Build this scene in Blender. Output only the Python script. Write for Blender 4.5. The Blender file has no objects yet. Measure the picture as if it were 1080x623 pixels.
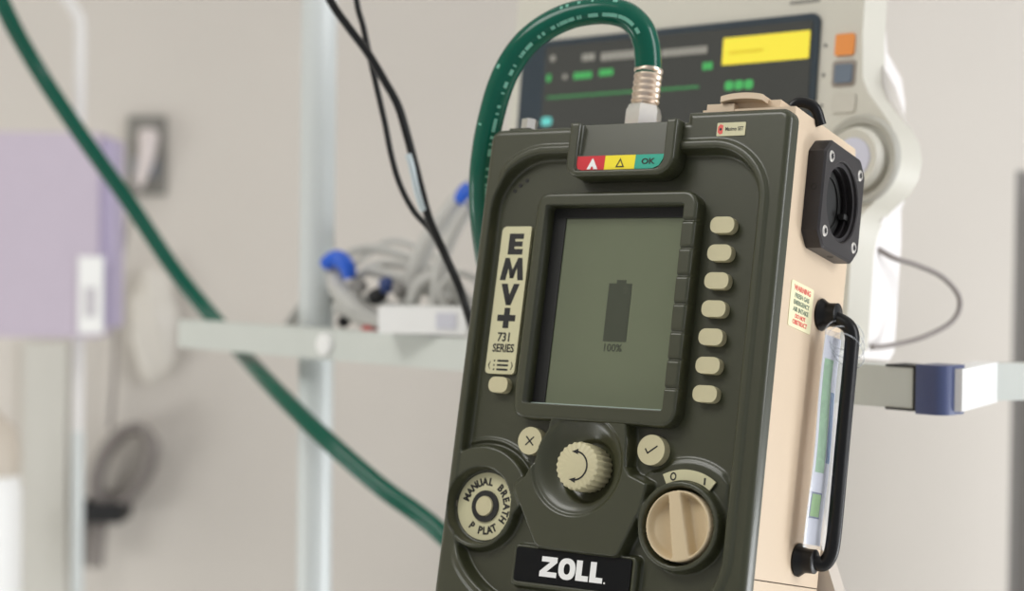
import bpy, bmesh, math, random
import numpy as np
from mathutils import Vector, Matrix
S = bpy.context.scene
C = S.collection
random.seed(7)
rad = math.radians
PI = math.pi

# ------------------------------------------------------------------ camera, world, lights, exposure
FPX = 1814.37                     # focal length in pixels of a 1080 px wide frame
CAMZ = 1.25
_up = Vector((.012, -.9995, -.0256)).normalized()          # world up seen from the camera (x right, y down, z ahead)
_fw = (Vector((0, 0, 1)) - _up * _up.z).normalized()
_rt = _fw.cross(_up)
W = Matrix((_rt, _fw, _up))                                  # camera frame -> world
cam_d = bpy.data.cameras.new('camera'); cam = bpy.data.objects.new('camera', cam_d); C.objects.link(cam)
cam_d.sensor_width = 36; cam_d.lens = FPX / 1080 * 36
cam_d.clip_start = .02
rot = W @ Matrix(((1, 0, 0), (0, -1, 0), (0, 0, -1)))
cam.matrix_world = Matrix.Translation((0, 0, CAMZ)) @ rot.to_4x4()
cam_d.dof.use_dof = True; cam_d.dof.focus_distance = .955; cam_d.dof.aperture_fstop = 4.9
S.camera = cam

def at(px, py, d):                                           # a point of the room, d metres ahead of the camera
    r = Vector(((px - 540) / FPX, (py - 311.5) / FPX, 1)) * d
    return W @ r + Vector((0, 0, CAMZ))

w = bpy.data.worlds.new('world'); S.world = w; w.use_nodes = True
w.node_tree.nodes['Background'].inputs[0].default_value = (.93, .95, 1, 1)
w.node_tree.nodes['Background'].inputs[1].default_value = .55

def area(name, loc, target, sx, sy, power, col=(1, 1, 1)):
    l = bpy.data.lights.new(name, 'AREA'); l.shape = 'RECTANGLE'; l.size = sx; l.size_y = sy; l.energy = power; l.color = col
    o = bpy.data.objects.new(name, l); C.objects.link(o); o.location = loc
    o.rotation_euler = (Vector(target) - Vector(loc)).to_track_quat('-Z', 'Y').to_euler(); return o
area('ceiling_light', (-1.15, .3, 2.65), (-.6, .7, 0), 1.2, .9, 32, (1, .985, .95))
area('window_and_fill_light', (2.2, .0, 1.95), (.1, 1.0, 1.2), .8, 1.4, 38, (.97, .975, 1))
area('window_and_fill_light', (2.3, 1.2, .5), (-.2, 2.95, .3), 1.0, .8, 40, (.96, .98, 1))  # added low fill that brightens the lower back wall, no window there
area('low_left_fill', (-2.2, 1.3, .35), (-.4, 2.95, .35), .8, .6, 13, (.97, 1, .99))  # added fill that lifts the lower left wall, no corridor behind it
S.view_settings.view_transform = 'Standard'; S.view_settings.look = 'None'
S.view_settings.gamma = 1; S.view_settings.use_curve_mapping = False
S.view_settings.exposure = -0.38

# ------------------------------------------------------------------ materials
def lin(r, g, b):
    return tuple(((c / 255 / 12.92) if c / 255 <= .04045 else ((c / 255 + .055) / 1.055) ** 2.4) for c in (r, g, b)) + (1,)
def mat(name, rgb, rough=.5, metal=0, noise=0, nscale=400, bump=0, emit=0, spec=.5, trans=0, alpha=1, tint=None, coat=0):
    m = bpy.data.materials.new(name); m.use_nodes = True; nt = m.node_tree; b = nt.nodes['Principled BSDF']
    col = lin(*rgb)
    b.inputs['Base Color'].default_value = col; b.inputs['Roughness'].default_value = rough; b.inputs['Metallic'].default_value = metal
    b.inputs['Specular IOR Level'].default_value = spec
    b.inputs['Coat Weight'].default_value = coat; b.inputs['Coat Roughness'].default_value = .2
    if trans: b.inputs['Transmission Weight'].default_value = trans; b.inputs['IOR'].default_value = 1.3
    if alpha < 1: b.inputs['Alpha'].default_value = alpha
    if emit: b.inputs['Emission Color'].default_value = col; b.inputs['Emission Strength'].default_value = emit
    tc = nt.nodes.new('ShaderNodeTexCoord'); n = nt.nodes.new('ShaderNodeTexNoise'); n.inputs['Scale'].default_value = nscale
    n.inputs['Detail'].default_value = 4
    nt.links.new(tc.outputs['Object'], n.inputs['Vector'])
    if noise:
        r = nt.nodes.new('ShaderNodeMapRange'); r.inputs['To Min'].default_value = 1 - noise; r.inputs['To Max'].default_value = 1 + noise
        nt.links.new(n.outputs['Fac'], r.inputs['Value'])
        mx = nt.nodes.new('ShaderNodeVectorMath'); mx.operation = 'SCALE'; mx.inputs[0].default_value = col[:3]
        nt.links.new(r.outputs['Result'], mx.inputs['Scale']); nt.links.new(mx.outputs['Vector'], b.inputs['Base Color'])
    if bump:
        bp = nt.nodes.new('ShaderNodeBump'); bp.inputs['Strength'].default_value = bump; bp.inputs['Distance'].default_value = .0004
        nt.links.new(n.outputs['Fac'], bp.inputs['Height']); nt.links.new(bp.outputs['Normal'], b.inputs['Normal'])
    return m
M = dict(
    olive=mat('olive_plastic', (55, 57, 38), .4, spec=.4, coat=.45, bump=.07, nscale=1600, noise=.04),
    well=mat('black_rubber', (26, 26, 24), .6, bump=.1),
    beige=mat('beige_key_plastic', (198, 190, 154), .5, bump=.05, noise=.03),
    knob=mat('tan_knob_plastic', (206, 187, 153), .38, noise=.03, bump=.04),
    tan=mat('tan_case_plastic', (214, 193, 166), .5, noise=.025, bump=.08, nscale=900),
    label=mat('cream_label', (206, 201, 164), .45, noise=.02),
    ink=mat('black_ink', (22, 21, 20), .5),
    white=mat('white_print', (240, 240, 238), .5),
    black_gloss=mat('black_nameplate', (9, 11, 13), .4, spec=.2),
    lcd=mat('lcd_glass', (106, 113, 90), .22, noise=.02, nscale=60, spec=.6),
    lcd_dark=mat('lcd_segments', (62, 67, 53), .3),
    red=mat('red_print', (206, 24, 40), .45), yellow=mat('yellow_print', (246, 226, 30), .45), teal=mat('teal_print', (34, 165, 140), .45),
    redtext=mat('red_ink', (226, 92, 84), .5), greytext=mat('grey_green_ink', (120, 134, 112), .5),
    stick=mat('pale_sticker', (238, 232, 192), .5, noise=.02),
    anod=mat('black_anodised_metal', (50, 47, 48), .42, metal=.4, bump=.12, nscale=2200),
    rubber=mat('black_tube', (12, 12, 13), .35, spec=.35, bump=.05),
    steel=mat('steel', (232, 228, 222), .36, metal=1, noise=.05),
    brass=mat('nickel_ferrule', (226, 208, 190), .34, metal=1, noise=.08),
    hose=mat('green_hose_rubber', (0, 84, 66), .2, spec=.35, noise=.08, nscale=120, bump=.05),
    print_=mat('hose_print', (112, 176, 156), .5),
    wall=mat('wall_paint', (212, 206, 198), .75, noise=.02, nscale=6),
    floor=mat('floor_vinyl', (232, 231, 228), .4, noise=.05, nscale=12),
    ceil=mat('ceiling_paint', (225, 224, 220), .8, noise=.02),
    mon=mat('monitor_plastic', (206, 203, 191), .45, noise=.015), monside=mat('monitor_white_plastic', (240, 236, 234), .45, noise=.015),
    frame=mat('dark_blue_bezel', (45, 58, 68), .35, noise=.03),
    scr=mat('monitor_screen_glass', (62, 64, 62), .25, noise=.03, emit=.12),
    eg=mat('green_screen_light', (62, 160, 84), .5, emit=.55), egd=mat('dim_green_screen_light', (52, 120, 68), .5, emit=.6),
    ey=mat('yellow_screen_light', (232, 216, 60), .5, emit=.42), ew=mat('grey_screen_light', (150, 148, 140), .5, emit=.25),
    ec=mat('cyan_screen_light', (90, 180, 175), .5, emit=.7),
    orange=mat('orange_key', (232, 146, 70), .5, noise=.03), bluegrey=mat('blue_grey_key', (104, 116, 130), .5, noise=.03),
    rail=mat('grey_rail_paint', (202, 206, 200), .45, noise=.03, nscale=40), pole=mat('pale_grey_steel', (206, 211, 210), .4, metal=.1, noise=.02),
    cap=mat('white_plastic', (238, 238, 236), .4), blueblock=mat('blue_grey_plastic', (74, 84, 122), .32, noise=.03),
    whitepole=mat('white_enamel', (226, 224, 222), .3), lilac=mat('lilac_grey_plastic', (190, 179, 193), .5, noise=.03, nscale=30),
    grey=mat('grey_plastic', (132, 130, 124), .5, noise=.03), cable=mat('grey_cable', (188, 187, 182), .45), blue=mat('blue_plastic', (30, 92, 205), .4),
    dkblue=mat('dark_blue_plastic', (34, 56, 110), .4), darkc=mat('dark_grey_cable', (146, 139, 135), .5), strap=mat('black_strap', (22, 22, 24), .7),
    bag=mat('pale_polythene', (219, 214, 205), .35, noise=.04, nscale=40), post=mat('dark_grey_steel', (130, 127, 124), .5, noise=.03),
    clear=mat('clear_sleeve', (228, 234, 240), .12, alpha=.2), paper=mat('white_card', (236, 236, 246), .4, noise=.02),
    gprint=mat('green_leaf_print', (140, 196, 130), .5, noise=.4, nscale=260), glogo=mat('bright_green_print', (130, 190, 40), .5), bprint=mat('blue_print', (110, 150, 195), .5),
    stand=mat('cradle_paint', (206, 196, 184), .45, noise=.02),
)

# ------------------------------------------------------------------ helpers
def setp(o, label=None, cat=None, group=None, kind=None):
    for k, v in (('label', label), ('category', cat), ('group', group), ('kind', kind)):
        if v: o[k] = v
    return o
def link(name, me, m, parent=None, smooth=True, sharp=40):
    o = bpy.data.objects.new(name, me); C.objects.link(o)
    if m: me.materials.append(m)
    if smooth:
        for p in me.polygons: p.use_smooth = True
        bm = bmesh.new(); bm.from_mesh(me)
        for e in bm.edges:
            if len(e.link_faces) == 2 and e.calc_face_angle(0) > rad(sharp): e.smooth = False
        bm.to_mesh(me); bm.free()
    if parent: o.parent = parent
    return o
def bmobj(name, bm, m, parent=None, smooth=True, sharp=40, bev=0, seg=2):
    if bev:
        es = [e for e in bm.edges if len(e.link_faces) == 2 and e.calc_face_angle(0) > rad(30)]
        bmesh.ops.bevel(bm, geom=es, offset=bev, segments=seg, affect='EDGES', profile=.6, clamp_overlap=True)
    bmesh.ops.recalc_face_normals(bm, faces=bm.faces)
    me = bpy.data.meshes.new(name); bm.to_mesh(me); bm.free()
    return link(name, me, m, parent, smooth, sharp)
def box(bm, lo, hi, T=None):
    vs = [Vector((x, y, z)) for x in (lo[0], hi[0]) for y in (lo[1], hi[1]) for z in (lo[2], hi[2])]
    if T: vs = [T @ v for v in vs]
    v = [bm.verts.new(p) for p in vs]
    for f in ((0, 1, 3, 2), (4, 6, 7, 5), (0, 4, 5, 1), (2, 3, 7, 6), (0, 2, 6, 4), (1, 5, 7, 3)): bm.faces.new([v[i] for i in f])
def prism(bm, pts, fa, fb):                                   # outline pts, fa/fb map a 2-D point to the two end faces
    a = [bm.verts.new(fa(*p)) for p in pts]; b = [bm.verts.new(fb(*p)) for p in pts]
    bm.faces.new(a); bm.faces.new(b[::-1]); n = len(pts)
    for i in range(n): bm.faces.new((a[i], b[i], b[(i + 1) % n], a[(i + 1) % n]))
def rrect(x0, x1, y0, y1, r, n=6):
    if not hasattr(r, '__len__'): r = (r,) * 4                # corners BL, BR, TR, TL
    out = []
    for (cx, cy, a), q in zip(((x0, y0, 180), (x1, y0, 270), (x1, y1, 0), (x0, y1, 90)), r):
        sx = 1 if cx == x0 else -1; sy = 1 if cy == y0 else -1
        if q <= 0: out.append((cx, cy)); continue
        for i in range(n + 1):
            t = rad(a + 90 * i / n); out.append((cx + sx * q + q * math.cos(t), cy + sy * q + q * math.sin(t)))
    return out
def circ(cx, cy, r, n=40): return [(cx + r * math.cos(2 * PI * i / n), cy + r * math.sin(2 * PI * i / n)) for i in range(n)]
def catmull(pts, n=10):
    P = [Vector(p) for p in pts]; P = [P[0] * 2 - P[1]] + P + [P[-1] * 2 - P[-2]]; out = []
    for i in range(1, len(P) - 2):
        for k in range(n):
            t = k / n
            out.append(.5 * ((2 * P[i]) + (P[i + 1] - P[i - 1]) * t + (2 * P[i - 1] - 5 * P[i] + 4 * P[i + 1] - P[i + 2]) * t * t + (3 * P[i] - P[i - 1] - 3 * P[i + 1] + P[i + 2]) * t ** 3))
    out.append(P[-2]); return out
def frames(path):
    n = len(path); T = []
    for i in range(n): T.append((path[min(i + 1, n - 1)] - path[max(i - 1, 0)]).normalized())
    N = [T[0].orthogonal().normalized()]
    for i in range(1, n):
        v = N[-1] - T[i] * N[-1].dot(T[i]); N.append(v.normalized())
    return T, N
def tube(bm, path, r, seg=14, caps=True):
    T, N = frames(path); rings = []
    for i, p in enumerate(path):
        B = T[i].cross(N[i]); q = r(i / (len(path) - 1)) if callable(r) else r
        rings.append([bm.verts.new(p + (N[i] * math.cos(2 * PI * k / seg) + B * math.sin(2 * PI * k / seg)) * q) for k in range(seg)])
    for a, b in zip(rings, rings[1:]):
        for k in range(seg): bm.faces.new((a[k], a[(k + 1) % seg], b[(k + 1) % seg], b[k]))
    if caps: bm.faces.new(rings[0][::-1]); bm.faces.new(rings[-1])
def lathe(bm, prof, org, ax, seg=40, capends=True):           # prof: (radius, height) pairs along axis ax from org
    ax = Vector(ax).normalized(); n = ax.orthogonal().normalized(); b = ax.cross(n); org = Vector(org); rings = []
    for r, h in prof:
        rings.append([bm.verts.new(org + ax * h + (n * math.cos(2 * PI * k / seg) + b * math.sin(2 * PI * k / seg)) * r) for k in range(seg)])
    for a, c in zip(rings, rings[1:]):
        for k in range(seg): bm.faces.new((a[k], a[(k + 1) % seg], c[(k + 1) % seg], c[k]))
    if capends: bm.faces.new(rings[0][::-1]); bm.faces.new(rings[-1])
def empty(name, loc, R=None):
    o = bpy.data.objects.new(name, None); C.objects.link(o); o.empty_display_size = .05
    m = Matrix.Translation(loc)
    if R: m = m @ R.to_4x4()
    o.matrix_world = m; return o
def text_mesh(name, body, size, m, parent, T, bold=0, sx=1, thick=.0001, align='CENTER'):
    cu = bpy.data.curves.new('t', 'FONT'); cu.body = body; cu.size = size; cu.align_x = align; cu.align_y = 'CENTER'; cu.offset = bold; cu.extrude = thick
    cu.resolution_u = 3
    o = bpy.data.objects.new('t', cu); C.objects.link(o)
    me = bpy.data.meshes.new_from_object(o.evaluated_get(bpy.context.evaluated_depsgraph_get()))
    bpy.data.objects.remove(o); bpy.data.curves.remove(cu)
    me.transform(T @ Matrix.Diagonal((sx, 1, 1, 1))); me.materials.clear()
    return link(name, me, m, parent, smooth=False)
def merge(objs, name):                                        # join several meshes of one part into one mesh
    bm = bmesh.new(); m = objs[0].data.materials[0]; par = objs[0].parent
    for o in objs: bm.from_mesh(o.data)
    for o in objs: bpy.data.objects.remove(o)
    me = bpy.data.meshes.new(name); bm.to_mesh(me); bm.free(); return link(name, me, m, par, smooth=False)

# ------------------------------------------------------------------ room shell
ZF = 0.0
def struct(o): o['kind'] = 'structure'; return o
bm = bmesh.new(); box(bm, (-2.6, 2.95, 0), (2.9, 3.05, 2.75)); struct(bmobj('wall_back', bm, M['wall']))
bm = bmesh.new(); box(bm, (-2.7, -1.5, -.06), (3.0, 3.05, 0)); struct(bmobj('floor', bm, M['floor']))
bm = bmesh.new(); box(bm, (-2.7, -1.5, 2.75), (3.0, 3.05, 2.82)); struct(bmobj('ceiling', bm, M['ceil']))
bm = bmesh.new(); box(bm, (-2.7, -1.5, 0), (-2.6, 3.05, 2.75)); struct(bmobj('wall_left', bm, M['wall']))

# ------------------------------------------------------------------ the ventilator: its own frame in millimetres
# u to the right along the face, y into the case, v up the face
DX = Vector((.83775605, .01546038, -.54582577)); DD = Vector((.53253698, .19782771, .82296328)); DU = Vector((.12070279, -.98011488, .15749814))
DEVR = Matrix((W @ DX, W @ DD, W @ DU)).transposed()
DEVO = W @ Vector((.05385511, .0099632, .97713085)) + Vector((0, 0, CAMZ))
BASE = Vector((3, 52, -201)) / 1000
vent = empty('ventilator', DEVO + DEVR @ BASE, DEVR)
setp(vent, 'olive and tan portable ventilator with grey screen, leaning back with the green hose on top', 'ventilator')
def L(u, y, v): return Vector((u, y, v)) / 1000 - BASE         # millimetres on the device -> local metres
def Wd(u, y, v): return DEVO + DEVR @ (Vector((u, y, v)) / 1000)
FT = lambda u, y, v: Matrix.Translation(L(u, y, v)) @ Matrix(((1, 0, 0, 0), (0, 0, -1, 0), (0, 1, 0, 0), (0, 0, 0, 1)))   # text on the face
ST = lambda u, y, v: Matrix.Translation(L(u, y, v)) @ Matrix(((0, 0, 1, 0), (1, 0, 0, 0), (0, 1, 0, 0), (0, 0, 0, 1)))    # text on the right side

def ss(x): x = np.clip(x, 0, 1); return x * x * (3 - 2 * x)
def sd_box(U, V, x0, x1, y0, y1, r):                            # r: BL, BR, TR, TL
    cx, cy = (x0 + x1) / 2, (y0 + y1) / 2; X = U - cx; Y = V - cy
    if not hasattr(r, '__len__'): r = (r,) * 4
    R = np.where(X < 0, np.where(Y < 0, r[0], r[3]), np.where(Y < 0, r[1], r[2]))
    qx = np.abs(X) - (x1 - x0) / 2 + R; qy = np.abs(Y) - (y1 - y0) / 2 + R
    return np.minimum(np.maximum(qx, qy), 0) + np.hypot(np.maximum(qx, 0), np.maximum(qy, 0)) - R
def sd_poly(U, V, pts):
    d = np.full(U.shape, 1e9); s = np.ones(U.shape); n = len(pts)
    for i in range(n):
        a = pts[i]; b = pts[i - 1]
        ex, ey = b[0] - a[0], b[1] - a[1]; wx, wy = U - a[0], V - a[1]
        t = np.clip((wx * ex + wy * ey) / (ex * ex + ey * ey), 0, 1)
        d = np.minimum(d, (wx - ex * t) ** 2 + (wy - ey * t) ** 2)
        c1 = V >= a[1]; c2 = V < b[1]; c3 = ex * wy > ey * wx
        s = np.where((c1 & c2 & c3) | (~c1 & ~c2 & ~c3), -s, s)
    return s * np.sqrt(d)
def lines(*segs):                                               # (start, end, step) pieces of a grid line
    out = []
    for a, b, st in segs:
        n = max(1, int(round((b - a) / st))); out += list(np.linspace(a, b, n, endpoint=False))
    return np.array(out + [segs[-1][1]])
def field(name, us, vs, hf, sdf, skirt, m, parent):             # moulded plate: height hf over outline sdf, folded back to depth skirt
    U, V = np.meshgrid(us, vs, indexing='ij'); s = sdf(U, V); Y = hf(U, V, s)
    e = .05; gx = (sdf(U + e, V) - sdf(U - e, V)) / (2 * e); gy = (sdf(U, V + e) - sdf(U, V - e)) / (2 * e)
    out = s >= 0; g = np.maximum(np.hypot(gx, gy), .3)
    U = np.where(out, U - s * gx / g, U); V = np.where(out, V - s * gy / g, V); Y = np.where(out, skirt, Y)
    nu, nv = U.shape; idx = np.arange(nu * nv).reshape(nu, nv)
    a, b, c, d = idx[:-1, :-1], idx[1:, :-1], idx[1:, 1:], idx[:-1, 1:]
    keep = ~(out[:-1, :-1] & out[1:, :-1] & out[1:, 1:] & out[:-1, 1:])
    F = np.stack([a[keep], b[keep], c[keep], d[keep]], 1)
    P = np.stack([U.ravel(), Y.ravel(), V.ravel()], 1) / 1000 - np.array(BASE)
    used = np.unique(F); mp = -np.ones(nu * nv, int); mp[used] = np.arange(len(used)); P = P[used]; F = mp[F]
    me = bpy.data.meshes.new(name); me.vertices.add(len(P)); me.vertices.foreach_set('co', P.ravel())
    me.loops.add(F.size); me.loops.foreach_set('vertex_index', F.ravel())
    me.polygons.add(len(F)); me.polygons.foreach_set('loop_start', np.arange(0, F.size, 4)); me.polygons.foreach_set('loop_total', np.full(len(F), 4))
    me.update(); me.validate(); me.polygons.foreach_set('use_smooth', np.ones(len(F), bool))
    o = bpy.data.objects.new(name, me); C.objects.link(o); me.materials.append(m); o.parent = parent; return o

PANEL = 7.5
MC = (-71.8, -114.8); PC = (59.2, -115.6); KC = (-2.5, -88.4); BC = (-7.5, -86.5)
POD = [(-25.5, -54), (18.5, -54), (21, -62), (22.5, -70), (23.5, -86), (27, -90.5), (38, -94.5), (36, -108), (25, -134), (22, -135.5), (-26, -135), (-29, -133), (-46.5, -104.5), (-46.8, -101.5), (-40.5, -96), (-37.5, -90), (-31, -80), (-29.5, -70)]
def face_sdf(U, V):
    return np.minimum(sd_box(U, V, -95.5, 102, -201, 111.7, (8, 8, 7, 7)), sd_box(U, V, 37.6, 102, -201, 117.2, (2, 8, 7, 1.2)))
def face_h(U, V, s):
    r = 4.2
    y = np.zeros(U.shape)
    sr = sd_box(U, V, -88.3, 87, -168, 94.3, (52, 40, 31, 34))
    # bead round the recess
    bead = ss(1.6 - np.abs(sr - 3.1) / 2.2) * 1.7 * ss((U + 86) / 6)
    rec = ss(-sr / 2.4 + .3)
    y = y - bead
    # boss of the left button: full height, larger above than below
    dm = np.hypot(U - MC[0], V - MC[1]); ang = np.arctan2(V - MC[1], U - MC[0])
    rb = 25.5 + 9.5 * ss((np.sin(ang) + .15) / .5)
    boss = ss((rb - dm) / 2.4 + .5)
    ridge = np.exp(-((dm - rb - 3.8) / 1.0) ** 2) * ss((np.sin(ang) - .1) / .4) * ss((U + 88) / 5) * (1 - ss((U + 46) / 6))
    y = y * (1 - rec) + PANEL * rec
    y = y - ridge * 1.6 * rec
    y = y * (1 - boss) + np.minimum(y, .6) * boss
    # central pod
    sp = sd_poly(U, V, POD) - 1.2
    pod = ss(-sp / 2.6 + .4)
    dp = np.hypot(U - PC[0], V - PC[1]); ap = np.arctan2(V - PC[1], U - PC[0])
    plat = ss((35.5 - dp) / 2.2 + .5) * ss((np.sin(ap) - .25) / .4) * ss((86 - U) / 4)
    bead2 = np.exp(-((dp - 36.5) / 1.1) ** 2) * ss((np.sin(ap) - .45) / .3) * ss((83 - U) / 4)
    y = y - 1.6 * plat * rec - bead2 * 1.1 * rec
    y = y * (1 - pod) + np.minimum(y, -2.2) * pod
    # wells of the two small round keys
    for cx, cv in ((-41.8, -75.4), (37.2, -75.6)):
        d = np.hypot(U - cx, V - cv); k = ss((11.2 - d) / 2.2 + .5); y = y * (1 - k) + np.maximum(y, PANEL) * k
    # bowl of the centre knob
    d = np.hypot(U - BC[0], V - BC[1]); k = ss((29 - d) / 1.6 + .5)
    bowl = -2.2 + 1.6 + 6.4 * ss((28 - d) / 14)
    y = y * (1 - k) + bowl * k
    d = np.hypot(U - KC[0] - .5, V - KC[1] + 1.5); k = ss((17.5 - d) / 1.2 + .5); y = y * (1 - k) + (bowl + 3.4) * k
    # ring of the power knob
    k = ss((24.6 - dp) / 1.5 + .5); y = y * (1 - k) + (-1.6) * k
    k = ss((20.9 - dp) / 1.0 + .5); y = y * (1 - k) + 7.5 * k
    # well of the left button
    k = ss((21.9 - dm) / 1.0 + .5); y = y * (1 - k) + 9.5 * k
    # platform of the nameplate
    sn = sd_box(U, V, -44.5, 36, -158, -134.4, 3); k = ss(-sn / 1.2 + .5); y = y * (1 - k) + np.minimum(y, 1.6) * k
    sn = sd_box(U, V, -42.4, 33.3, -155.3, -135.6, 2); k = ss(-sn / .7 + .5); y = y + .5 * k
    sn = sd_box(U, V, -48.5, 44.5, -54.6, 64.4, 1); k = ss(-sn / .8 + .5); y = y * (1 - k) + 10 * k
    fil = np.where(s > -r, r - np.sqrt(np.maximum(r * r - np.clip(s + r, 0, r) ** 2, 0)), 0)
    return y + fil
us = lines((-96, -90, .4), (-90, 90, .75), (90, 97, .6), (97, 102.4, .35)); vs = lines((-201.4, -196, .6), (-196, -165, 3), (-165, 104, .75), (104, 118, .4))
front = field('front_panel', us, vs, face_h, face_sdf, 10, M['olive'], vent)

# screen surround with seven grooves on its right bar
def bez_sdf(U, V):
    return np.maximum(sd_box(U, V, -55, 51.8, -63, 70.6, (10, 9, 9, 9)), -sd_box(U, V, -47.5, 43.5, -54, 63.3, (2, 2, 2, 2)))
def bez_h(U, V, s):
    so = sd_box(U, V, -55, 51.8, -63, 70.6, (10, 9, 9, 9))
    y = np.full(U.shape, -3.2)
    y = y + 1.8 * (1 - ss((U + 57) / 7)) + np.where(so > -2.4, 2.4 - np.sqrt(np.maximum(5.76 - np.clip(so + 2.4, 0, 2.4) ** 2, 0)), 0)
    for i in range(7):
        z = 53.2 - 15.75 * i; y = y + 1.5 * np.exp(-((V - z) / .75) ** 2) * ss((U - 42) / 1.5)
    return y
field('screen_surround', lines((-55.6, -44, .5), (-44, 40, 2.4), (40, 52.4, .45)), lines((-63.6, -52, .5), (-52, 61, .55), (61, 71.2, .4)), bez_h, bez_sdf, 8.6, M['olive'], vent)

def plate(name, pts, y0, y1, m, parent=vent, bev=0, **k):       # flat plate on the face, outline in mm
    bm = bmesh.new(); prism(bm, pts, lambda a, b: L(a, y0, b), lambda a, b: L(a, y1, b)); return bmobj(name, bm, m, parent, bev=bev, **k)
lcd = plate('screen', rrect(-47.3, 43.4, -54, 63.2, 1), 8, 9.6, M['lcd'])
plate('shade_strip', rrect(-47.4, -38.9, -54, 63.2, .5), 7.2, 8.2, M['well'])['label'] = 'black strip for the shaded inner wall along the left edge of the screen'  # shade of the left recess wall put in as a black strip
plate('shade_strip', rrect(-47.4, 43.4, 57.2, 63.2, .3), 7.1, 8.2, M['well'])['label'] = 'black strip for the shaded inner wall along the top edge of the screen'  # same for the dark sloping wall above: painted shade, no gasket
bat = plate('battery_symbol', [(-5.2, -15), (9.9, -15), (9.9, 18.8), (5.9, 18.8), (5.9, 20.9), (-.3, 20.9), (-.3, 18.8), (-5.2, 18.8)], 7.85, 8.02, M['lcd_dark'], lcd, smooth=False)
text_mesh('percentage_reading', '100%', .0062, M['lcd_dark'], lcd, FT(1.4, 7.95, -18.8), bold=.0001, sx=.95)
plate('lower_glass_edge', rrect(-46.5, 42.8, -54.2, -52.6, .3), 4.5, 8.1, mat('glass_edge', (170, 186, 176), .15))  # glass edge with its bright reflection put into the pale colour

# status window at the top
def hood_sdf(U, V): return sd_box(U, V, -34.6, 36, 78.4, 111.5, (9, 11, 1, 1))
def hood_h(U, V, s):
    y = np.full(U.shape, -8.0) + np.where(s > -2, 2 - np.sqrt(np.maximum(4 - np.clip(s + 2, 0, 2) ** 2, 0)), 0)
    si = sd_box(U, V, -28.2, 29.6, 82, 125, (2, 7, 1, 1)); k = ss(-si / .9 + .3)
    inner = np.where(V < 91.6, -6.0, -3.4 + 1.2 * (V - 91.6) / 18)
    y = y * (1 - k) + inner * k
    return y
field('status_window_hood', lines((-35.2, -26, .4), (-26, 27, 1.5), (27, 36.6, .4)), lines((77.9, 94, .4), (94, 106, 1.5), (106, 112, .5)), hood_h, hood_sdf, 6.5, M['olive'], vent)
s1 = plate('red_status_panel', [(-24.5, 82.6), (-9.2, 82.6), (-9, 90.9), (-27.6, 90.9), (-27.6, 85.6), (-26.8, 83.6)], -6.4, -5.8, M['red'], smooth=False)
bm = bmesh.new(); prism(bm, [(-20.6, 83), (-18.2, 83), (-17.7, 84.6), (-16.6, 84.6), (-16.1, 83), (-13.4, 83), (-16.9, 89.4), (-17.3, 89.4)], lambda a, b: L(a, -6.6, b), lambda a, b: L(a, -6.4, b)); bmobj('warning_mark', bm, M['white'], s1, smooth=False)
s2 = plate('yellow_status_panel', [(-9.1, 82.6), (10.7, 82.6), (10.9, 90.9), (-8.9, 90.9)], -6.4, -5.8, M['yellow'], smooth=False)
bm = bmesh.new()
tri = [(-1.6, 83.8), (4.0, 83.8), (1.2, 89.2)]; tin = [(-.6, 84.4), (3.0, 84.4), (1.2, 87.9)]
for i in range(3):
    j = (i + 1) % 3; prism(bm, [tri[i], tri[j], tin[j], tin[i]], lambda a, b: L(a, -6.6, b), lambda a, b: L(a, -6.4, b))
bmobj('caution_mark', bm, M['ink'], s2, smooth=False)
s3 = plate('green_status_panel', [(10.8, 82.6), (22.5, 82.6), (26.5, 84.4), (28.6, 88), (29.3, 90.9), (11, 90.9)], -6.4, -5.8, M['teal'], smooth=False)
text_mesh('ok_lettering', 'OK', .0045, M['ink'], s3, FT(19.2, -6.5, 86.7), bold=.00012, sx=1.25)

# keys
def key(pts, y0, yb, m, bev=.9):
    return plate('key', pts, y0, yb, m, bev=bev, seg=3)
for i in range(7):
    key(rrect(58.6, 73.2, 51.4 - 15.72 * i - 4.6, 51.4 - 15.72 * i + 4.6, 4), 1.6, 7, M['beige'])
key(rrect(-75.6, -62.4, -48.4, -39.2, 4), 1.8, 7, M['beige'])
kx = key(circ(-41.8, -75.4, 8.0), .9, 8, M['beige']); kc = key(circ(37.2, -75.6, 8.4), .9, 8, M['beige'])
def strokes(name, segs, wd, y, m, parent):
    bm = bmesh.new()
    for (a, b) in segs:
        a = Vector(a); b = Vector(b); d = (b - a).normalized(); n = Vector((-d.y, d.x)) * wd / 2
        prism(bm, [tuple(a - n), tuple(b - n), tuple(b + n), tuple(a + n)], lambda p, q: L(p, y - .15, q), lambda p, q: L(p, y + .05, q))
    return bmobj(name, bm, m, parent, smooth=False)
strokes('cross_mark', [((-44.4, -73), (-39.2, -78)), ((-39.2, -73), (-44.4, -78))], .8, .9, M['ink'], kx)
strokes('tick_mark', [((33.6, -75), (35.4, -77.6)), ((35.1, -77.6), (41, -73.2))], .8, .9, M['ink'], kc)

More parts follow.
